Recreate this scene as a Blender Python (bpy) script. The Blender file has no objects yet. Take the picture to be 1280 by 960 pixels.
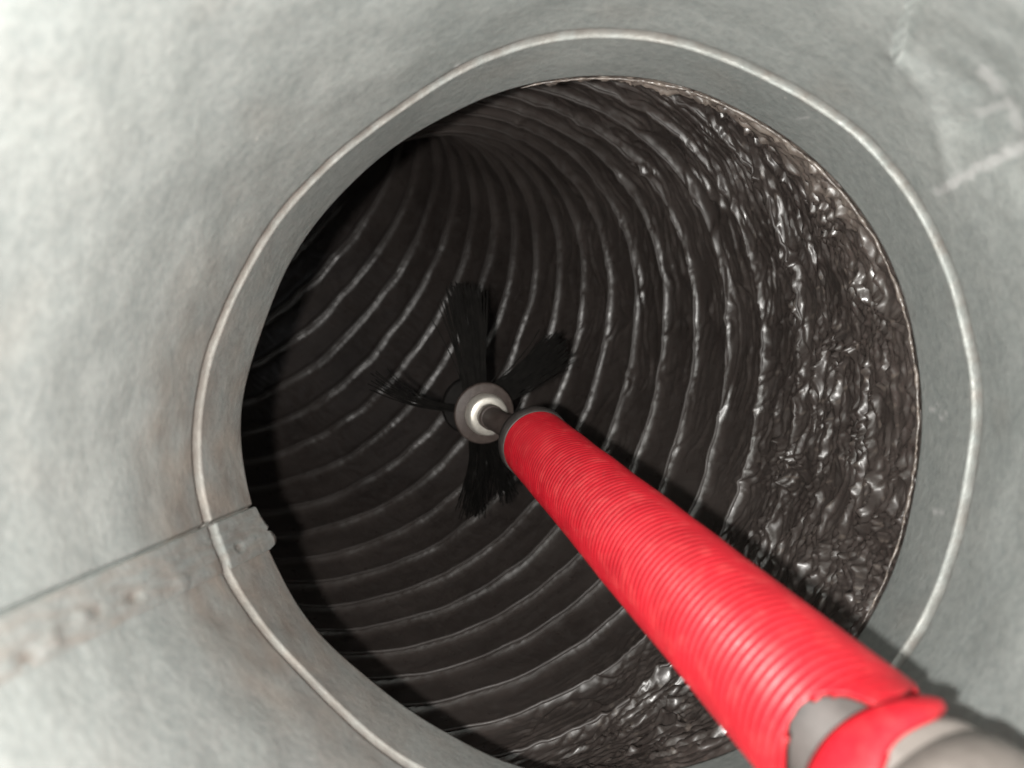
import bpy, bmesh, math, random
import numpy as np
from mathutils import Vector, Matrix

random.seed(7)
scene = bpy.context.scene
COL = scene.collection

# ------------------------------------------------------------------ camera, world, lamp, exposure
F = 925.0                                    # focal length in photo pixels (1280 wide)
cd = bpy.data.cameras.new('camera'); cam = bpy.data.objects.new('camera', cd); COL.objects.link(cam)
cam.location = (0, 0, 0); cam.rotation_euler = (math.radians(90), 0, 0)
cd.sensor_width = 36; cd.lens = 36 * F / 1280
cd.clip_start = 0.005; cd.clip_end = 20
cd.dof.use_dof = True; cd.dof.focus_distance = 0.40; cd.dof.aperture_fstop = 7.5
scene.camera = cam

w = bpy.data.worlds.new('World'); scene.world = w; w.use_nodes = True
w.node_tree.nodes['Background'].inputs[0].default_value = (0.95, 0.97, 1.0, 1)
w.node_tree.nodes['Background'].inputs[1].default_value = 0.10

ld = bpy.data.lights.new('hand_torch', 'POINT'); lo = bpy.data.objects.new('hand_torch', ld); COL.objects.link(lo)
lo.location = (-0.021, -0.016, -0.005); ld.energy = 8.0; ld.color = (1.0, 0.975, 0.935); ld.shadow_soft_size = 0.004

# added fill, no seen source: brightens the left wall from right of the mouth
al_ = bpy.data.lights.new('left_wall_fill', 'AREA'); ao = bpy.data.objects.new('left_wall_fill', al_); COL.objects.link(ao)
al_.shape = 'DISK'; al_.size = 0.22; al_.energy = 3.8; al_.color = (1.0, 0.97, 0.93)
ao.location = (0.62, -0.20, 0.03)
ao.rotation_euler = Vector((-0.13 - .62, 0.14 + .20, -.02 - .03)).to_track_quat('-Z', 'Y').to_euler()

scene.view_settings.view_transform = 'Standard'; scene.view_settings.look = 'None'
scene.view_settings.exposure = 0; scene.view_settings.gamma = 1

# ------------------------------------------------------------------ helpers
def grid_mesh(name, P, wrap=False, keep=None):
    """P: (n, m, 3) array of points; faces between rows and columns; wrap joins last column to first"""
    n, m = P.shape[:2]
    idx = np.arange(n * m).reshape(n, m)
    j = np.arange(m) if wrap else np.arange(m - 1)
    j2 = (j + 1) % m
    q = np.stack([idx[:-1][:, j], idx[:-1][:, j2], idx[1:][:, j2], idx[1:][:, j]], -1).reshape(-1, 4)
    if keep is not None: q = q[keep.reshape(-1)]
    me = bpy.data.meshes.new(name)
    me.vertices.add(n * m); me.vertices.foreach_set('co', P.reshape(-1).astype(np.float32))
    k = len(q)
    me.loops.add(k * 4); me.loops.foreach_set('vertex_index', q.reshape(-1).astype(np.int32))
    me.polygons.add(k)
    me.polygons.foreach_set('loop_start', (np.arange(k) * 4).astype(np.int32))
    me.polygons.foreach_set('use_smooth', np.ones(k, bool))
    me.update(calc_edges=True); me.validate()
    return me

def attr(me, name, vals):
    at = me.attributes.new(name, 'FLOAT', 'POINT'); at.data.foreach_set('value', vals.reshape(-1).astype(np.float32))

def obj(name, me, mat, parent=None, flip=False):
    o = bpy.data.objects.new(name, me); COL.objects.link(o)
    if mat: me.materials.append(mat)
    if parent:
        o.parent = parent
    if flip: me.flip_normals()
    return o

def thing(name, label, cat, loc=(0, 0, 0)):
    o = bpy.data.objects.new(name, None); COL.objects.link(o); o.empty_display_size = .02
    o['label'] = label; o['category'] = cat
    return o

rng = np.random.default_rng(11)
def perlin(x, y, px=None, py=None, seed=0):
    """gradient noise, optionally periodic (px, py cells)"""
    r = np.random.default_rng(seed); N = 512
    ang = r.uniform(0, 2 * np.pi, (N, N)); gx, gy = np.cos(ang), np.sin(ang)
    x0 = np.floor(x).astype(int); y0 = np.floor(y).astype(int); fx = x - x0; fy = y - y0
    def g(ix, iy, dx, dy):
        if px: ix = ix % px
        if py: iy = iy % py
        ix = ix % N; iy = iy % N
        return gx[ix, iy] * dx + gy[ix, iy] * dy
    sx = fx * fx * fx * (fx * (fx * 6 - 15) + 10); sy = fy * fy * fy * (fy * (fy * 6 - 15) + 10)
    a_ = g(x0, y0, fx, fy); b_ = g(x0 + 1, y0, fx - 1, fy)
    c_ = g(x0, y0 + 1, fx, fy - 1); d_ = g(x0 + 1, y0 + 1, fx - 1, fy - 1)
    return 1.5 * ((a_ + (b_ - a_) * sx) * (1 - sy) + (c_ + (d_ - c_) * sx) * sy)

def sm(e0, e1, x):
    t = np.clip((x - e0) / (e1 - e0), 0, 1); return t * t * (3 - 2 * t)

# ------------------------------------------------------------------ the duct axis and its cross sections
A = np.array([.054, 1, -.0757]); A /= np.linalg.norm(A)
RIM = np.array([.0304, .324, -.0175]); BEAD = RIM - A * .04
U = np.array([1, 0, 0.]) - A * A[0]; U /= np.linalg.norm(U); B = -np.cross(A, U)

def interp_periodic(table):
    th = np.array([q[0] for q in table]); r = np.array([q[1] for q in table])
    o = np.argsort(th); th, r = th[o], r[o]
    g = np.arange(-180, 180, 1.0); v = np.interp(g, th, r, period=360)
    k = np.exp(-.5 * (np.arange(-20, 21) / 5.) ** 2); k /= k.sum()
    v = np.convolve(np.concatenate([v[-20:], v, v[:20]]), k, 'valid')
    return lambda deg: np.interp(deg, g, v, period=360)
r_bead = interp_periodic([(.8,.146),(17.4,.148),(42.3,.154),(61.6,.153),(85.1,.156),(94.6,.154),(105.8,.151),(120.8,.1445),(136.9,.145),(145.3,.147),(158.7,.148),(169.4,.151),(-179.7,.153),(-171.5,.154),(-164.4,.153),(-157.8,.151),(-147.4,.147),(-135.1,.1435),(-117.7,.145),(-90,.146),(-62,.146),(-34,.1435),(-11,.1425)])
r_rim = interp_periodic([(1.3,.145),(12.1,.147),(28.6,.152),(42.7,.155),(59.3,.157),(73.5,.159),(82.6,.158),(94.5,.157),(105.5,.155),(114.6,.152),(122.6,.152),(135.4,.151),(144.7,.151),(163,.149),(173.2,.152),(-178.7,.153),(-170.5,.150),(-165.7,.151),(-157.6,.148),(-145.4,.148),(-128.9,.143),(-113.7,.144),(-101.9,.148),(-62.3,.151),(-33.1,.145),(-12.4,.143)])

def pipe_r(deg, t):
    b = r_bead(deg); e = r_rim(deg)
    k = np.clip(t / .04, 0, 1.3)
    far = sm(-.02, -.16, t)
    return (b * (1 - k) + e * k) * (1 - far) + far * (.35 * b + .65 * .149)

def pt(deg, t, r):
    th = np.radians(deg)
    return BEAD + A * t[..., None] + (r * np.cos(th))[..., None] * U + (r * np.sin(th))[..., None] * B

def on_pipe(q):
    """place on the pipe wall that a photo point falls on -> (deg, t)"""
    ray = np.array([(q[0] - 640) / F, 1, -(q[1] - 480) / F])
    for k in np.linspace(.04, .45, 2001):
        X = ray * k - BEAD; t = X @ A; X = X - A * t
        d = np.degrees(np.arctan2(X @ B, X @ U))
        if np.hypot(X @ B, X @ U) >= pipe_r(np.array(d), np.array(t)): return d, t
    return d, t

def curve_dist(deg, t, pts):
    """distance (m, along the wall) from a polyline drawn on the pipe wall, and the side"""
    Q = np.array([[np.radians(d) * .15, tt] for d, tt in (on_pipe(p) for p in pts)])
    x = np.radians(deg) * .15; best = np.full(x.shape, 9.); side = np.zeros(x.shape)
    for p0, p1 in zip(Q[:-1], Q[1:]):
        d = p1 - p0; k = np.clip(((x - p0[0]) * d[0] + (t - p0[1]) * d[1]) / (d @ d), 0, 1)
        ex, ey = x - p0[0] - k * d[0], t - p0[1] - k * d[1]
        dd = np.hypot(ex, ey); s = np.sign(d[0] * ey - d[1] * ex)
        m = dd < best; best = np.where(m, dd, best); side = np.where(m, s, side)
    return best, side

# ------------------------------------------------------------------ materials
def new_mat(name):
    m = bpy.data.materials.new(name); m.use_nodes = True
    nt = m.node_tree; return m, nt, nt.nodes['Principled BSDF']

class NT:
    def __init__(s, nt): s.nt = nt
    def n(s, typ, **kw):
        x = s.nt.nodes.new(typ)
        for k, v in kw.items():
            if k.startswith('i_'):
                x.inputs[k[2:].replace('_', ' ')].default_value = v
            else: setattr(x, k, v)
        return x
    def l(s, a, b): s.nt.links.new(a, b)
    def noise(s, scale, detail=4, rough=.55, vec=None, dist=0):
        x = s.n('ShaderNodeTexNoise'); x.inputs['Scale'].default_value = scale; x.inputs['Detail'].default_value = detail
        x.inputs['Roughness'].default_value = rough; x.inputs['Distortion'].default_value = dist
        if vec: s.l(vec, x.inputs['Vector'])
        return x.outputs['Fac']
    def ramp(s, fac, stops):
        x = s.n('ShaderNodeValToRGB'); e = x.color_ramp.elements
        while len(e) < len(stops): e.new(.5)
        for q, (p, c) in zip(e, stops):
            q.position = p; q.color = (*c, 1) if len(c) == 3 else c
        s.l(fac, x.inputs[0]); return x.outputs[0]
    def mix(s, fac, a, b, mode='MIX'):
        x = s.n('ShaderNodeMix', data_type='RGBA', blend_type=mode)
        for sock, v in ((x.inputs[0], fac), (x.inputs[6], a), (x.inputs[7], b)):
            if isinstance(v, (int, float)): sock.default_value = v
            elif isinstance(v, tuple): sock.default_value = (*v, 1)
            else: s.l(v, sock)
        return x.outputs[2]
    def math(s, op, a, b=0.0):
        x = s.n('ShaderNodeMath', operation=op)
        for sock, v in ((x.inputs[0], a), (x.inputs[1], b)):
            if isinstance(v, (int, float)): sock.default_value = v
            else: s.l(v, sock)
        return x.outputs[0]
    def attr(s, name): return s.n('ShaderNodeAttribute', attribute_name=name).outputs['Fac']
    def pos(s, scale=(1, 1, 1)):
        g = s.n('ShaderNodeNewGeometry'); m = s.n('ShaderNodeMapping'); m.inputs['Scale'].default_value = scale
        s.l(g.outputs['Position'], m.inputs[0]); return m.outputs[0]
    def bump(s, h, strength, dist, bsdf):
        x = s.n('ShaderNodeBump'); x.inputs['Strength'].default_value = strength; x.inputs['Distance'].default_value = dist
        s.l(h, x.inputs['Height']); s.l(x.outputs[0], bsdf.inputs['Normal'])

def galvanised():
    m, nt, p = new_mat('galvanised_steel'); k = NT(nt)
    v = k.pos(); v2 = k.pos((1, 1, 1))
    big = k.noise(14, 5, .6, v); mid = k.noise(60, 4, .6, v); fine = k.noise(320, 3, .6, v)
    st = k.noise(1, 4, .6, k.pos((150, 22, 150)))
    c = k.ramp(big, [(.30, (.268, .299, .289)), (.5, (.308, .336, .324)), (.70, (.356, .378, .362))])
    c = k.mix(.25, c, k.ramp(mid, [(.35, (.28, .305, .298)), (.65, (.40, .415, .392))]))
    c = k.mix(.30, c, k.ramp(fine, [(.35, (.24, .255, .25)), (.65, (.45, .455, .44))]))
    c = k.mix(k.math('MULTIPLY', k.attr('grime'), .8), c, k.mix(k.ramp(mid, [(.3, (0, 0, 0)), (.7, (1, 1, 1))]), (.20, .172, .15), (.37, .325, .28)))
    scr = k.ramp(k.noise(1, 3, .7, k.pos((420, 30, 420))), [(.62, (0, 0, 0)), (.76, (.2, .2, .2))])
    c = k.mix(scr, c, (.52, .525, .51))
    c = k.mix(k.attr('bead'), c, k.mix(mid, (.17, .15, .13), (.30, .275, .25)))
    c = k.mix(k.attr('scuff_glint'), c, (.55, .555, .545))
    vo = k.n('ShaderNodeTexVoronoi'); vo.inputs['Scale'].default_value = 95; k.l(v, vo.inputs['Vector'])
    sp = k.ramp(vo.outputs['Distance'], [(.0, (1, 1, 1)), (.10, (0, 0, 0))])
    sel = k.ramp(k.noise(35, 2, .5, v), [(.60, (0, 0, 0)), (.66, (1, 1, 1))])
    c = k.mix(k.math('MULTIPLY', k.math('MULTIPLY', sp, sel), .7), c, (.68, .66, .62))
    dk = k.n('ShaderNodeTexVoronoi'); dk.inputs['Scale'].default_value = 60; k.l(v, dk.inputs['Vector'])
    sd = k.ramp(dk.outputs['Distance'], [(.0, (1, 1, 1)), (.11, (0, 0, 0))])
    sel2 = k.ramp(k.noise(28, 2, .5, k.pos((1.3, 1.2, 1))), [(.62, (0, 0, 0)), (.68, (1, 1, 1))])
    c = k.mix(k.math('MULTIPLY', k.math('MULTIPLY', sd, sel2), .6), c, (.15, .13, .12))
    k.l(c, p.inputs['Base Color'])
    p.inputs['Metallic'].default_value = .35
    k.l(k.ramp(big, [(.3, (.42, .42, .42)), (.7, (.58, .58, .58))]), p.inputs['Roughness'])
    h = k.math('ADD', k.math('MULTIPLY', mid, 1.0), k.math('ADD', k.math('MULTIPLY', fine, .35), k.math('MULTIPLY', st, .4)))
    k.bump(h, .45, .0016, p)
    return m

def film(name, r0, r1):
    m, nt, p = new_mat(name); k = NT(nt)
    v = k.pos(); n1 = k.noise(18, 5, .6, v); n2 = k.noise(130, 4, .6, v); n3 = k.noise(700, 2, .5, v)
    c = k.ramp(n1, [(.3, (.037, .0295, .0265)), (.7, (.070, .0575, .0520))])
    c = k.mix(k.ramp(n2, [(.52, (0, 0, 0)), (.75, (.7, .7, .7))]), c, (.070, .061, .056))
    c = k.mix(k.attr('pale_tan'), c, (.28, .235, .20))
    k.l(c, p.inputs['Base Color'])
    k.l(k.ramp(n2, [(.3, (r0, r0, r0)), (.7, (r1, r1, r1))]), p.inputs['Roughness'])
    p.inputs['IOR'].default_value = 1.5
    p.inputs['Specular IOR Level'].default_value = .8
    k.bump(k.math('ADD', n2, k.math('MULTIPLY', n3, .1)), .12, .0010, p)
    return m

def plain(name, c0, c1, rough=.5, metal=0, scale=90, bump=.15, spec=.5):
    m, nt, p = new_mat(name); k = NT(nt)
    n = k.noise(scale, 4, .6, k.pos())
    k.l(k.ramp(n, [(.35, c0), (.65, c1)]), p.inputs['Base Color'])
    p.inputs['Roughness'].default_value = rough; p.inputs['Metallic'].default_value = metal
    p.inputs['Specular IOR Level'].default_value = spec
    k.bump(n, bump, .0006, p); return m

M_steel = galvanised(); M_film = film('black_plastic_film', .25, .46); M_wire = film('film_coated_wire', .42, .6)
def red_plastic():
    m, nt, p = new_mat('red_plastic'); k = NT(nt)
    v = k.pos(); n = k.noise(60, 5, .6, v); f = k.noise(500, 3, .6, v)
    c = k.ramp(n, [(.3, (.34, .0045, .012)), (.7, (.45, .008, .018))])
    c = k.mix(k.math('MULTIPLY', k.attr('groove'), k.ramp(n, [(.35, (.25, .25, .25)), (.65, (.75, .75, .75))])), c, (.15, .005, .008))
    rub = k.ramp(k.noise(140, 4, .65, v), [(.50, (0, 0, 0)), (.70, (.25, .25, .25))])
    c = k.mix(k.math('MULTIPLY', rub, k.math('SUBTRACT', 1.0, k.attr('groove'))), c, (.62, .085, .08))
    sp = k.ramp(f, [(.66, (0, 0, 0)), (.74, (.5, .5, .5))])
    c = k.mix(sp, c, (.22, .03, .03))
    k.l(c, p.inputs['Base Color'])
    k.l(k.ramp(f, [(.3, (.40, .40, .40)), (.7, (.56, .56, .56))]), p.inputs['Roughness'])
    k.bump(k.math('ADD', n, k.math('MULTIPLY', f, .3)), .07, .0008, p); return m
M_red = red_plastic()
M_grey = plain('grey_nylon', (.036, .031, .028), (.075, .065, .060), .65, 0, 70, .2)
M_grey2 = plain('lightened_grey_nylon', (.10, .086, .077), (.17, .150, .136), .6, 0, 70, .2)  # grey nylon lightened in colour for the coupling, which catches little light
M_dark = plain('dark_grey_rubber', (.045, .038, .036), (.075, .064, .06), .42, 0, 160, .12)
M_hub = plain('worn_grey_plastic', (.048, .035, .030), (.082, .062, .055), .5, 0, 200, .15)
M_nut = plain('zinc_plated_steel', (.62, .58, .52), (.74, .70, .64), .38, .55, 250, .1)
M_blade2 = plain('dark_hub_plastic', (.007, .006, .0055), (.013, .011, .010), .75, 0, 160, .15, .2)
M_blade = plain('black_rubber_blade', (.004, .0035, .003), (.009, .008, .007), .85, 0, 160, .2, .15)

# ------------------------------------------------------------------ metal duct
duct = thing('metal_duct', 'grey galvanised metal duct with a bright ring and lapped seam around the opening', 'duct')

seamA = lambda t: -164.75 - 29 * t          # edge of the lock seam, degrees
seamB = lambda t: -157.5 - 15 * t
deg = np.unique(np.round(np.concatenate([np.arange(-180, 180, .75), np.arange(-170, -152, .12), np.arange(20, 62, .25)]), 3))
tt = np.unique(np.round(np.concatenate([np.arange(-.215, .0401, .002), np.arange(-.008, .009, .0004), np.arange(-.13, -.008, .0015), [.0400]]), 5))
T, D = np.meshgrid(tt, deg, indexing='ij')

def bead_profile(t, c=0.0, wd=.0037):
    return .0024 * np.clip(1 - ((t - c) / wd) ** 2, 0, 1) ** .8

def wobble(D, T):
    wob = .0012 * perlin(D / 18, T / .05, px=20, seed=3) + .0006 * perlin(D / 7.2, T / .02, px=50, seed=4) * sm(.0, -.03, T)
    return wob * (.35 + .65 * sm(.0, -.03, T))
def wall_radius(D, T):
    r = pipe_r(D, T)
    r = r + wobble(D, T)
    r = r + bead_profile(T + .0005 * perlin(D / 9, T * 0, px=40, seed=35)) * (1 + .18 * perlin(D / 3, T * 0, px=120, seed=36))
    # groove in front of the seam edge
    r = r + .0022 * np.exp(-((D - seamA(T) + .02) / .28) ** 2)
    # dent and crease at the upper right
    d1, s1 = curve_dist(D, T, [(1150, -30), (1140, 0), (1123, 40), (1121, 66)])
    r = r + .0030 * np.where(s1 > 0, 1, -.4) * np.exp(-(d1 / .0035) ** 2)
    d2, s2 = curve_dist(D, T, [(1121, 66), (1150, 110), (1176, 170), (1188, 230)])
    r = r - .0008 * np.exp(-(d2 / .004) ** 2)
    cd_, ct_ = on_pipe((1245, 130))
    q = np.hypot(np.radians(D - cd_) * .15 / .042, (T - ct_) / .034)
    r = r + .0045 * np.clip(1 - q ** 2, 0, 1) ** 1.5 + .0012 * np.clip(1 - q ** 2, 0, 1) * perlin(D / 3.6, T / .012, px=100, seed=8)
    return r
R = wall_radius(D, T)
me = grid_mesh('duct_wall', pt(D, T, R), wrap=True)
gr = sm(.66, 1, .5 + .5 * perlin(D / 12, T / .03, px=30, seed=21)) * .25
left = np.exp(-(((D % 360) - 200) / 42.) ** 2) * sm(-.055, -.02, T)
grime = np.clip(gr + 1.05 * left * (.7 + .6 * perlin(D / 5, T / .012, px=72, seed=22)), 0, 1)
below = np.exp(-(T / .006) ** 2) * .0
scuff_glint = np.zeros_like(D)  # pale wear marks, plus one glint painted in at the upper left
for pts, wd, amt in (([(1172, 240), (1215, 215), (1268, 190)], .0022, .7), ([(1268, 190), (1290, 215)], .002, .5), ([(1222, 100), (1235, 118)], .003, .6), ([(1252, 140), (1262, 165)], .003, .6), ([(1212, 150), (1240, 140)], .0018, .5), ([(1164, 512), (1172, 507)], .0009, 1.), ([(1175, 523), (1183, 518)], .0009, 1.), ([(1166, 638), (1181, 639)], .0008, .9), ([(997, 148), (1012, 146)], .0006, .7), ([(571, 83), (573, 78)], .0009, 1.), ([(1030, 236), (1034, 226)], .0006, .5), ([(612, 1000), (640, 990)], .0006, .5)):
    d, s = curve_dist(D, T, pts)
    scuff_glint = np.maximum(scuff_glint, amt * sm(1.3, .3, d / wd + .5 * perlin(D / 1.2, T / .004, px=300, seed=31)))
attr(me, 'grime', np.clip(grime, 0, 1)); attr(me, 'scuff_glint', scuff_glint)
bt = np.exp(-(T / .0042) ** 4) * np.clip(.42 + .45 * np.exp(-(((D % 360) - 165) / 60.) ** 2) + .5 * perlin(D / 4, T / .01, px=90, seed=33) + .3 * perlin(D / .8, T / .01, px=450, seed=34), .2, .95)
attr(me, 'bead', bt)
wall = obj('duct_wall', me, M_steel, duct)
so = wall.modifiers.new('sheet', 'SOLIDIFY'); so.thickness = .0008; so.offset = -1

# make sure the wall thickens outwards
def face_inwards(o, axis_pt):
    me = o.data; p = me.polygons[len(me.polygons) // 2]
    c = np.array(p.center); n = np.array(p.normal); x = c - axis_pt; x = x - A * (x @ A)
    if n @ x > 0: me.flip_normals()
face_inwards(wall, BEAD)

# raised lock seam strip with its torn end
fr = np.linspace(0, 1, 56)
tab = np.interp(fr, [0, .25, .46, .50, .54, .60, .63, .80, .93, 1], [.0400, .0422, .0446, .0458, .0452, .0430, .0468, .0492, .0476, .0402])
ts = np.concatenate([np.arange(-.215, -.01, .002), np.arange(-.01, .01, .0005), np.arange(.01, .0391, .0015)])
P = np.zeros((len(ts) + 4, len(fr), 3)); gm = np.zeros(P.shape[:2]); bm_ = np.zeros(P.shape[:2])
for j, f in enumerate(fr):
    tcol = np.concatenate([ts, np.linspace(.0395, tab[j], 4)])
    dg = seamA(tcol) * (1 - f) + seamB(tcol) * f
    r = pipe_r(dg, tcol) + wobble(dg, tcol) - .0011 * min(1, f * 30 + .25) * min(1, (1 - f) * 4 + .28)
    r = r + bead_profile(tcol, .0006 * (1 - f), .0040) * sm(.0, .04, np.array(f)) * 1.0
    r = r + .0002 * perlin(dg * 2., tcol / .008, seed=41) * np.sin(np.pi * f)
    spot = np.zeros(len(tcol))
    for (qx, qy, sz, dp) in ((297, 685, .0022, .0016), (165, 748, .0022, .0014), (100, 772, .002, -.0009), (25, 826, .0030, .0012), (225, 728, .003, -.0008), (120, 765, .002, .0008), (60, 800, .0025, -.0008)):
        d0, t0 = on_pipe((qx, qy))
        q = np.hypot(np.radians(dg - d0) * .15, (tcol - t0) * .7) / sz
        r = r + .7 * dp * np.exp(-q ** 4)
        if dp > 0: spot = np.maximum(spot, .9 * np.exp(-(q * 1.25) ** 4))  # punched dents tinted dark as well, their shade put into the colour
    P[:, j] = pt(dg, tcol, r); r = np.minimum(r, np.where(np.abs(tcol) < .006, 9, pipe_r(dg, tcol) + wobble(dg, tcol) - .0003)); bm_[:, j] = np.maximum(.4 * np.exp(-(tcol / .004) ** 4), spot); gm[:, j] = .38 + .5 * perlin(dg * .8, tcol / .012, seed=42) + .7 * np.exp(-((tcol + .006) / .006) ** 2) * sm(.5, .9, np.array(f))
me = grid_mesh('seam_strip', P); attr(me, 'grime', np.clip(gm, 0, 1)); attr(me, 'scuff_glint', gm * 0); attr(me, 'bead', bm_)
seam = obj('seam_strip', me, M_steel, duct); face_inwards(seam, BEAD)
so = seam.modifiers.new('sheet', 'SOLIDIFY'); so.thickness = .0008; so.offset = -1

# ------------------------------------------------------------------ flexible duct
flex = thing('flexible_duct', 'black ribbed flexible duct of crumpled plastic film curving away behind the metal rim', 'duct')
PSI, K0, K1, K2 = .095706, 2.515713, -1.13863, 1.306278         # bend direction and curvature along the duct
SS, PITCH, PT2, RF = .119859, .033631, -4e-5, .188013            # first hoop, hoop spacing, radius
HARM = ((1, .13383, -.004964), (2, -.098905, -.110118), (3, -.012817, -.052263)); TWIST = 1.124348
u0 = np.array([-math.cos(PSI), 0, math.sin(PSI)]); u0 -= A * (u0 @ A); u0 /= np.linalg.norm(u0); b0 = np.cross(A, u0)
TAB = np.linspace(0, 1.3, 1301); dS = TAB[1] - TAB[0]
kap = np.clip(K0 + K1 * TAB + K2 * TAB ** 2, .2, 8); PH = np.minimum(np.cumsum(kap) * dS, 2.2); TW = TWIST * TAB
XX = np.cumsum(np.sin(PH) * np.cos(TW)) * dS; ZZ = np.cumsum(np.sin(PH) * np.sin(TW)) * dS; YY = np.cumsum(np.cos(PH)) * dS
TH0 = np.degrees(math.atan2(u0 @ B, u0 @ U))                     # pipe angle of the bend direction

def flex_pt(s, t, dr=0):
    sp = np.clip(s, 0, 1.3); neg = np.minimum(s, 0); I = lambda v: np.interp(sp, TAB, v)
    ph, tw = I(PH), TWIST * sp
    rim = r_rim(TH0 - np.degrees(t)) + .0016
    full = RF * (1 + sum(c * np.cos(n * t) + d * np.sin(n * t) for n, c, d in HARM))
    k = sm(0, .10, s)
    r = rim * (1 - k) + full * k + dr
    V = lambda v: v[..., None]
    c = RIM + A * V(I(YY) + neg) + u0 * V(I(XX)) + b0 * V(I(ZZ))
    ud = u0 * V(np.cos(tw)) + b0 * V(np.sin(tw)); bd = b0 * V(np.cos(tw)) - u0 * V(np.sin(tw))
    uu = ud * V(np.cos(ph)) - A * V(np.sin(ph))
    return c + V(r * np.cos(t)) * uu + V(r * np.sin(t)) * bd

ring_shift = lambda t: .024844 * np.cos(t) + .002088 * np.sin(t) + .004387 * np.cos(2 * t) - .001145 * np.sin(2 * t)
def hoop_s(k, t): return SS + k * PITCH + PT2 * k * k + ring_shift(t)
def hoop_k(s, t):
    d = s - ring_shift(t) - SS
    return (-PITCH + np.sqrt(np.maximum(PITCH ** 2 + 4 * PT2 * d, 1e-8))) / (2 * PT2)

def fold(x):                                                      # sharp crest inwards, slack film between crests
    d = x - np.floor(x + .5)
    return 1.45 / (1 + (d / .085) ** 2) - .5 + 1.0 * np.abs(d)
def wrinkle(s, t):
    """creasing of the film (metres, negative is inwards) and how crumpled the place is"""
    dg = (TH0 - np.degrees(t) + 180) % 360 - 180                  # angle as on the pipe, 0 = right, 90 = top
    right = np.exp(-((dg - 20) / 68.) ** 2); bottom = np.exp(-((dg + 62) / 34.) ** 2); top = np.exp(-((dg - 58) / 50.) ** 2)
    m = sm(.17, .09, s) * np.clip(right + .75 * bottom + .5 * top, 0, 1) * sm(-.02, .012, s)
    m2 = top * sm(.50, .12, s) * sm(0, .02, s)
    y = t / (2 * np.pi)
    w1 = perlin(s / .045, y * 22, py=22, seed=51); w2 = perlin(s / .022 + 9, y * 34, py=34, seed=52); w3 = perlin(s / .010, y * 80, py=80, seed=53)
    folds = np.zeros_like(s)
    for i_, (ks, n, a_, ww) in enumerate(((62, 3, 1, 1.2), (88, -6, .8, 1.2), (54, 11, .7, .9), (130, 9, .5, 1.2), (150, -16, .45, 1.2), (84, 34, .45, .8), (66, -40, .45, .8), (210, 24, .25, 1.), (250, -40, .22, 1.), (120, 75, .25, .6))):
        gate = sm(-.25, .35, perlin(s / .028 + 3.7 * i_, y * 26, py=26, seed=160 + i_))     # each crest comes and goes
        folds += a_ * gate * fold(ks * s + n * y + ww * w1 * (1 if n > 0 else -1) + .5 * ww * w2 + .16 * w3 + .37 * n)
    folds /= 1.9
    streak = np.zeros_like(s)
    for i_, (ks, n, a_) in enumerate(((36, 7, 1), (62, -9, .8), (95, 10, .6), (150, 16, .4), (44, -18, .5), (190, -12, .3))):
        gate = sm(-.1, .4, perlin(s / .05 + 5.1 * i_, y * 30, py=30, seed=180 + i_))
        streak += a_ * gate * fold(ks * s + n * y + .9 * w1 + .35 * w2 + .1 * w3)
    streak /= 1.7
    pucker = fold(y * 140 + 1.1 * w1 + .4 * w3) * (.5 + .5 * w2)
    fine = perlin(s / .011 + w1, y * 70 + w2, py=70, seed=90)
    crease = np.zeros_like(s)
    for i_, (ks, n, a_) in enumerate(((160, 30, 1), (120, -64, .9), (230, -22, .7), (90, 110, .7), (300, 60, .5))):
        gate = sm(-.15, .3, perlin(s / .016 + 2.9 * i_, y * 50, py=50, seed=200 + i_))
        crease += a_ * gate * fold(ks * s + n * y + .9 * w1 + .7 * w2 + .25 * w3)
    dr = -.00055 * np.clip(m + .55 * m2, 0, 1) * crease - .0074 * m * folds - .0066 * m2 * streak * (1 - .7 * m) - .0005 * fine - .0004 * pucker * (1 - m)
    dr = dr + .042 * np.exp(-((dg - 130) / 28.) ** 2) * sm(.0, .11, s) * sm(.42, .22, s)   # slack film hanging back behind the rim
    return dr, m, m2

sv = np.concatenate([np.arange(-.032, .17, .0007), np.arange(.17, .66, .0011), np.linspace(.662, 1.15, 80)])
tv = np.linspace(-np.pi, np.pi, 980, endpoint=False)
S, TT = np.meshgrid(sv, tv, indexing='ij')
wr, m1, m2 = wrinkle(S, TT)
sag = lambda s, t: .05 * perlin(s / .03, t / (2 * np.pi) * 30, py=30, seed=120)
q = hoop_k(S, TT) + sag(S, TT)
fq = q - np.floor(q)
live = sm(-1.2, .3, q)                                            # the even hoops start past the bunched film
bul = .0062 * (1 - np.abs(2 * fq - 1) ** 6) * live + .003 * (1 - live)
bul = bul * (1 + .25 * perlin(S / .04, TT / (2 * np.pi) * 16, py=16, seed=121))
P = flex_pt(S, TT, bul + wr)
me = grid_mesh('film_liner', P, wrap=True)
dg = (TH0 - np.degrees(TT) + 180) % 360 - 180
edge = np.exp(-(np.clip(S, 0, 1) / .034) ** 2) * np.exp(-((dg - 74) / 34.) ** 2)  # band along the upper rim that takes paler tan streaks
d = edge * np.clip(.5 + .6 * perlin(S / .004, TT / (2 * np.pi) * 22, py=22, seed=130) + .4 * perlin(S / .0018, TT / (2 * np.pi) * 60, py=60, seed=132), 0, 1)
spk = sm(.50, .72, perlin(S / .004, TT / (2 * np.pi) * 240, py=240, seed=131)) * (.1 + .6 * m1)  # pale specks, denser where the film is crumpled
attr(me, 'pale_tan', np.clip(.95 * d + .4 * spk, 0, .85))
liner = obj('film_liner', me, M_film, flex)

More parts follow.
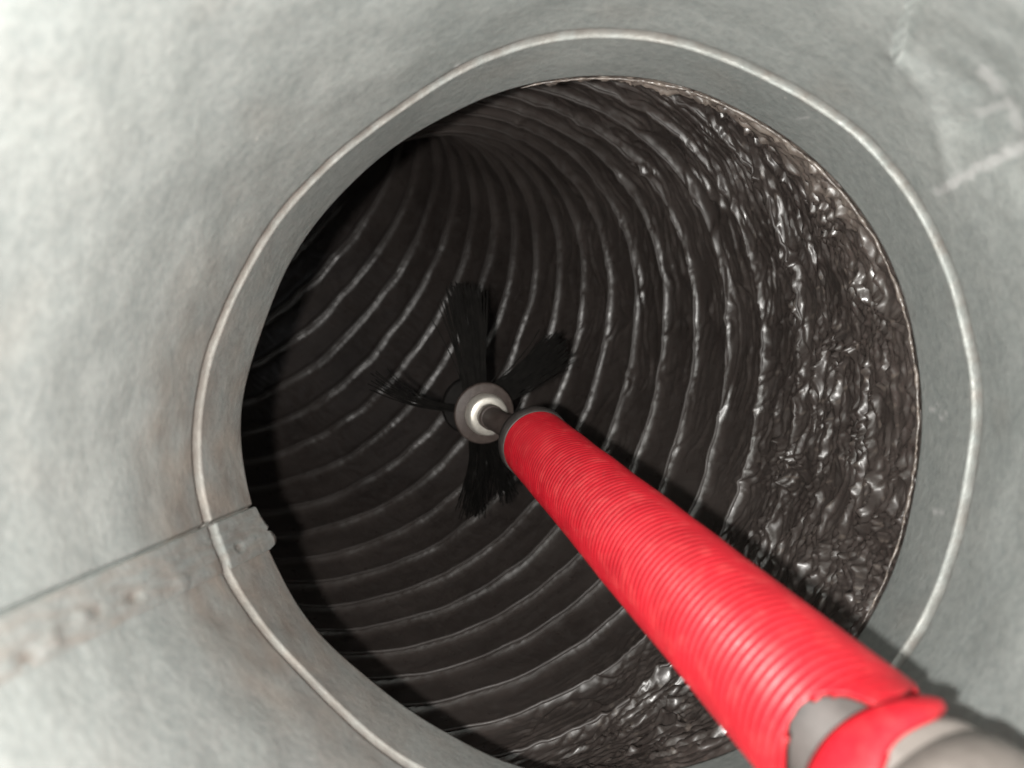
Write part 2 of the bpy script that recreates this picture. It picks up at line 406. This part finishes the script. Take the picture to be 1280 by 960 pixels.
# folded hem of the film that shows along the rim from the top to the right
tq = np.radians(TH0 - np.linspace(-36, 100, 420))
wob = perlin(np.degrees(tq) / 3.0, tq * 0, seed=171)
sq = .0016 + .0006 * wob + .0004 * perlin(np.degrees(tq) / .9, tq * 0 + 3, seed=172)
path = flex_pt(sq, tq, -.0014 - .0004 * perlin(np.degrees(tq) / 4.0, tq * 0 + 5, seed=173))
dd = np.gradient(path, axis=0); dd /= np.linalg.norm(dd, axis=1)[:, None]
e1 = RIM - path; e1 -= dd * (e1 * dd).sum(1)[:, None]; e1 /= np.linalg.norm(e1, axis=1)[:, None]; e2 = np.cross(dd, e1)
a_ = np.linspace(0, 2 * np.pi, 8, endpoint=False); rr = .0010 * np.clip(.75 + .6 * perlin(np.degrees(tq) / 5, tq * 0 + 8, seed=174) + .4 * perlin(np.degrees(tq) / 1.2, tq * 0 + 4, seed=175), .15, 1.4) * np.sin(np.linspace(0, np.pi, 420)) ** .3
P = path[:, None, :] + rr[:, None, None] * (np.cos(a_)[None, :, None] * e1[:, None, :] + np.sin(a_)[None, :, None] * e2[:, None, :])
me = grid_mesh('film_hem', P, wrap=True); attr(me, 'pale_tan', np.repeat(np.clip(.45 + .5 * perlin(np.degrees(tq) / 3, tq * 0 + 2, seed=176), .1, .8), 8))
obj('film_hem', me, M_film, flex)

# wire hoops under the film, each its own object
def tube_mesh(name, path, rad, nseg=8):
    n = len(path); d = np.gradient(path, axis=0); d /= np.linalg.norm(d, axis=1)[:, None]
    ref = RIM + A * .3 + u0 * .1 - path
    e1 = ref - d * (ref * d).sum(1)[:, None]; e1 /= np.linalg.norm(e1, axis=1)[:, None]; e2 = np.cross(d, e1)
    a_ = np.linspace(0, 2 * np.pi, nseg, endpoint=False)
    P = path[:, None, :] + rad * (np.cos(a_)[None, :, None] * e1[:, None, :] + np.sin(a_)[None, :, None] * e2[:, None, :])
    return grid_mesh(name, P, wrap=True)
for k in range(0, 26):
    t = np.linspace(-np.pi, np.pi, 320, endpoint=False)
    s = hoop_s(k, t)
    s = s - sag(s, t) * PITCH
    w_, ma, mb = wrinkle(s, t)
    path = flex_pt(s, t, w_ + .0005 + .0022 * np.clip(ma + mb, 0, 1) + .0006 * perlin(t / (2 * np.pi) * 40, t * 0 + k * 3.3, px=40, seed=125))
    n = len(path); dd = np.roll(path, -1, 0) - np.roll(path, 1, 0); dd /= np.linalg.norm(dd, axis=1)[:, None]
    c = path.mean(0); e1 = c - path; e1 -= dd * (e1 * dd).sum(1)[:, None]; e1 /= np.linalg.norm(e1, axis=1)[:, None]; e2 = np.cross(dd, e1)
    a_ = np.linspace(0, 2 * np.pi, 8, endpoint=False)
    P = path[:, None, :] + .0014 * (np.cos(a_)[None, :, None] * e1[:, None, :] + np.sin(a_)[None, :, None] * e2[:, None, :])
    P = np.concatenate([P, P[:1]], 0)
    me = grid_mesh('wire_hoop', P, wrap=True); attr(me, 'pale_tan', np.zeros(len(me.vertices)))
    obj('wire_hoop', me, M_wire, flex)

# ------------------------------------------------------------------ rotary brush on its red ribbed sleeve
brush = thing('rotary_duct_brush', 'red ribbed sleeve on a grey shaft ending in a black bladed brush head', 'duct brush')
ZF = .432
W0 = np.array([30 / F * ZF, ZF, -75 / F * ZF]); DV = np.array([-.292, 1, .23]); DV /= np.linalg.norm(DV)
E1 = np.array([1, 0, 0.]) - DV * DV[0]; E1 /= np.linalg.norm(E1); E2 = np.cross(E1, DV)   # E2 up
RS = .0210
def hose_pt(wv, al, r):
    return W0 - DV * wv[..., None] + (r * np.cos(al))[..., None] * E1 + (r * np.sin(al))[..., None] * E2
def project(P): return 640 + F * P[..., 0] / P[..., 1], 480 - F * P[..., 2] / P[..., 1]
def inside(px, py, poly):
    r = np.zeros(px.shape, bool); n = len(poly)
    for i in range(n):
        x0, y0 = poly[i]; x1, y1 = poly[(i + 1) % n]
        c = ((y0 > py) != (y1 > py)) & (px < (x1 - x0) * (py - y0) / (y1 - y0 + 1e-12) + x0)
        r ^= c
    return r
def lathe(name, prof, mat, parent, n=64, org=None, axis=None):
    """prof: list of (w, r) along the brush axis; w grows towards the viewer"""
    org = W0 if org is None else org; axis = DV if axis is None else axis
    x1 = np.array([1, 0, 0.]) - axis * axis[0]; x1 /= np.linalg.norm(x1); x2 = np.cross(x1, axis)
    wv = np.array([p[0] for p in prof]); rv = np.array([p[1] for p in prof])
    al = np.linspace(0, 2 * np.pi, n, endpoint=False)
    P = org - axis * wv[:, None, None] + rv[:, None, None] * (np.cos(al)[None, :, None] * x1 + np.sin(al)[None, :, None] * x2)
    return obj(name, grid_mesh(name, P, wrap=True), mat, parent)
def z_to_w(z): return (ZF - z) / DV[1]

RIB = .0030
W_END = z_to_w(.1655)
wv = np.concatenate([np.arange(0, .225, RIB / 8), np.arange(.225, W_END, RIB / 14)])
pe = W0 - DV * z_to_w(.18); af = math.atan2(-pe @ E2, -pe @ E1)  # the side that faces the viewer
al = af + np.radians(np.concatenate([np.arange(-180, -70, 3), np.arange(-70, 70, .6), np.arange(70, 180, 3)]))
Wg, Ag = np.meshgrid(wv, al, indexing='ij')
An = (Ag / (2 * np.pi)) % 1
hel = Wg / RIB + .25 * perlin(Wg / .05, An * 3, py=3, seed=143) * 0
prof = np.abs(np.sin(np.pi * hel)) ** .8
vary = .95 + .25 * perlin(Wg / .006, An * 7, py=7, seed=140)
Rg = RS * (.93 + .095 * Wg / .28) - .0019 * (1 - prof) * sm(0, .010, Wg) * sm(z_to_w(.180), z_to_w(.194), Wg) * vary + .0003 * perlin(Wg / .03, An * 4, py=4, seed=141)
P = hose_pt(Wg, Ag, Rg)
cx, cy = project(P)
CUT = [(984, 1100), (981, 935), (985, 902), (1001, 878), (1030, 867), (1060, 868), (1084, 877), (1096, 883), (1128, 868), (1162, 850), (1500, 850), (1500, 1100)]
radial = np.cos(Ag)[..., None] * E1 + np.sin(Ag)[..., None] * E2
front = (radial * P).sum(-1) < 0
hole = (inside(cx, cy, CUT) & front) | (~front & (Wg > z_to_w(.186)))
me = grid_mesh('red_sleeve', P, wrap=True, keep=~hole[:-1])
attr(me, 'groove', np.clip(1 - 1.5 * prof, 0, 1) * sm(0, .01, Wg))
def tidy_edges(me, n, only=None):
    bm = bmesh.new(); bm.from_mesh(me)
    bmesh.ops.delete(bm, geom=[v for v in bm.verts if not v.link_faces], context='VERTS')
    for _ in range(n):
        new = {}
        for v in bm.verts:
            if v.is_boundary and (only is None or only(v.co)):
                nb = [e.other_vert(v).co for e in v.link_edges if e.is_boundary]
                if len(nb) == 2: new[v] = v.co * .4 + (nb[0] + nb[1]) * .3
        for v, c in new.items(): v.co = c
    bm.to_mesh(me); bm.free()
tidy_edges(me, 45, lambda c: c.y < .3)
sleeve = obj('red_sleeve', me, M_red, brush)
so = sleeve.modifiers.new('wall', 'SOLIDIFY'); so.thickness = .0020; so.offset = 0

# red strap lapping over the grey coupling: a curved band between two edge lines on the sleeve's round
def on_hose(q, r):
    ray = np.array([(q[0] - 640) / F, 1, -(q[1] - 480) / F]); ray /= np.linalg.norm(ray)
    a2 = ray - DV * (ray @ DV); o2 = W0 - DV * (W0 @ DV)
    qa, qb, qc = a2 @ a2, -2 * a2 @ o2, o2 @ o2 - r * r
    disc = max(0, qb * qb - 4 * qa * qc)
    return ray * ((-qb - math.sqrt(disc)) / (2 * qa))
def resample(pts, n):
    p = np.array(pts, float); L = np.concatenate([[0], np.cumsum(np.linalg.norm(np.diff(p, axis=0), axis=1))])
    for _ in range(1): pass
    t = np.linspace(0, L[-1], n); g = np.stack([np.interp(t, L, p[:, i]) for i in range(2)], 1)
    for _ in range(12): g[1:-1] = .5 * g[1:-1] + .25 * (g[:-2] + g[2:])
    return g
up = resample([(996, 1090), (1003, 1000), (1012, 960), (1032, 927), (1062, 902), (1100, 884), (1140, 875), (1164, 873), (1176, 879)], 60)
lw = resample([(1080, 1090), (1094, 1000), (1101, 965), (1108, 940), (1122, 920), (1145, 906), (1166, 898), (1175, 891), (1177, 884)], 60)
P = np.zeros((60, 13, 3))
for i in range(60):
    for j in range(13):
        f_ = j / 12; bulge = .0016 * math.sqrt(max(0, 1 - (2 * f_ - 1) ** 2))
        P[i, j] = on_hose(up[i] * (1 - f_) + lw[i] * f_, RS * 1.04 + bulge)
strap = obj('red_strap', grid_mesh('red_strap', P), M_red, brush)
so = strap.modifiers.new('wall', 'SOLIDIFY'); so.thickness = .0022; so.offset = 0

# grey shaft under the sleeve and the ringed coupling at the near end
lathe('inner_shaft', [(.0, .0), (.0, .0150), (.20, .0165), (z_to_w(.178), .0168), (z_to_w(.178), .0)], M_grey, brush)
zz = lambda z: z_to_w(z)
lathe('shaft_coupling', [(zz(.1790), .0), (zz(.1790), .0185), (zz(.1775), .0200), (zz(.1700), .0206), (zz(.1690), .0222), (zz(.1650), .0228), (zz(.1642), .0212), (zz(.1618), .0212), (zz(.1610), .0246), (zz(.1540), .0250), (zz(.1505), .0225), (zz(.1485), .013), (zz(.1485), .0)], M_grey2, brush, 96)
cab = np.array([W0 - DV * zz(.147)] + [W0 - DV * zz(.147) + (A * -1) * q_ for q_ in (.03, .08, .16, .26)])
tq = np.linspace(0, 1, 40); cabp = np.stack([np.interp(tq, np.linspace(0, 1, 5), cab[:, i]) for i in range(3)], 1)
obj('drive_cable', tube_mesh('drive_cable', cabp, .005, 16), M_dark, brush)

# collar round the far end of the sleeve, spindle, nut, washer, back disc
def rnd(w0, w1, r0, r1, k=.0012):
    return [(w1, 0.0), (w1, r0 - k), (w1 - .3 * k, r0 - .3 * k), (w1 - k, r0), (w0 + k, r1), (w0 + .3 * k, r1 - .3 * k), (w0, r1 - k), (w0, 0.0)]
lathe('collar', [(.004, .0190), (.004, .0206), (.003, .0213), (-.004, .0218), (-.005, .0212), (-.0055, .0200), (-.010, .0200), (-.0115, .0190), (-.0115, .0)], M_dark, brush, 80)
lathe('cuff_ring', [(.0060, .0193), (.0056, .0201), (.0044, .0203), (.0040, .0190)], M_hub, brush, 80)
HUB = np.array([-.0206, .53, -.0206]); SP0 = W0 + DV * .006
HD = HUB - SP0; SPL = np.linalg.norm(HD); HD /= SPL                # the spindle leans away from the sleeve's axis
def hub_part(name, prof, mat, n=64): return lathe(name, prof, mat, brush, n, HUB, HD)
hub_part('spindle', rnd(-.05, SPL - .004, .0078, .0078, .0008), M_hub, 40)
hub_part('locking_nut', [(.014, .0085), (.014, .0128), (.0128, .0142), (.006, .0152), (.004, .0152), (.004, .0)], M_nut, 60)
hub_part('nut_collar', rnd(.013, .0225, .0088, .0088, .001), M_hub, 40)
hub_part('washer', rnd(0, .004, .0222, .0222, .0014), M_hub, 80)
hub_part('back_disc', rnd(-.036, -.030, .0215, .0220, .0012), M_blade2, 80)

# tufts: bundles of black bristles that leave the hub between washer and back disc
def blade(px, py, width, tipw, bend, count=110, thick=.0008):
    c = HUB + HD * .017
    tip = np.array([(px - 640) / F, 1, -(py - 480) / F]); tip = tip * ((c @ HD) / (tip @ HD))      # in the hub plane
    d = tip - c; L = np.linalg.norm(d); d /= L; sd = np.cross(d, HD)
    r = np.random.default_rng(int(px * 7 + py)); V = []; Fc = []; n = 7
    for q in range(count):
        g = r.uniform(-1, 1); h = r.uniform(-1, 1); ln = L * (1 - abs(r.normal(0, .10)) - .10 * g * g); kink = r.normal(0, .0045)
        path = []
        for i in range(n):
            f = i / (n - 1); wd2 = width * .55 * (1 - f) + tipw * f
            path.append(c + d * (ln * f) + sd * (g * wd2 / 2 + bend * math.sin(f * 2.4) + kink * f * f) + HD * (.004 * h * (1 - .3 * f) + .010 * f * f + r.normal(0, .0006)))
        for i, p in enumerate(path):
            rad = thick * (1 - .35 * i / (n - 1))
            for a in range(3):
                V.append(p + rad * (math.cos(a * 2.094) * sd + math.sin(a * 2.094) * HD))
        b_ = len(V) - 3 * n
        for i in range(n - 1):
            for a in range(3):
                Fc.append((b_ + 3 * i + a, b_ + 3 * i + (a + 1) % 3, b_ + 3 * i + 3 + (a + 1) % 3, b_ + 3 * i + 3 + a))
    me = bpy.data.meshes.new('bristle_tuft'); me.from_pydata([tuple(v) for v in V], [], Fc); me.update()
    return obj('bristle_tuft', me, M_blade, brush)
blade(584, 350, .022, .032, .000, 95, .0007)
blade(714, 422, .027, .026, -.003, 85, .0007)
blade(592, 656, .020, .019, .004, 60, .0007)
blade(638, 638, .017, .015, .004, 50, .0007)
blade(468, 462, .008, .006, .010, 16)
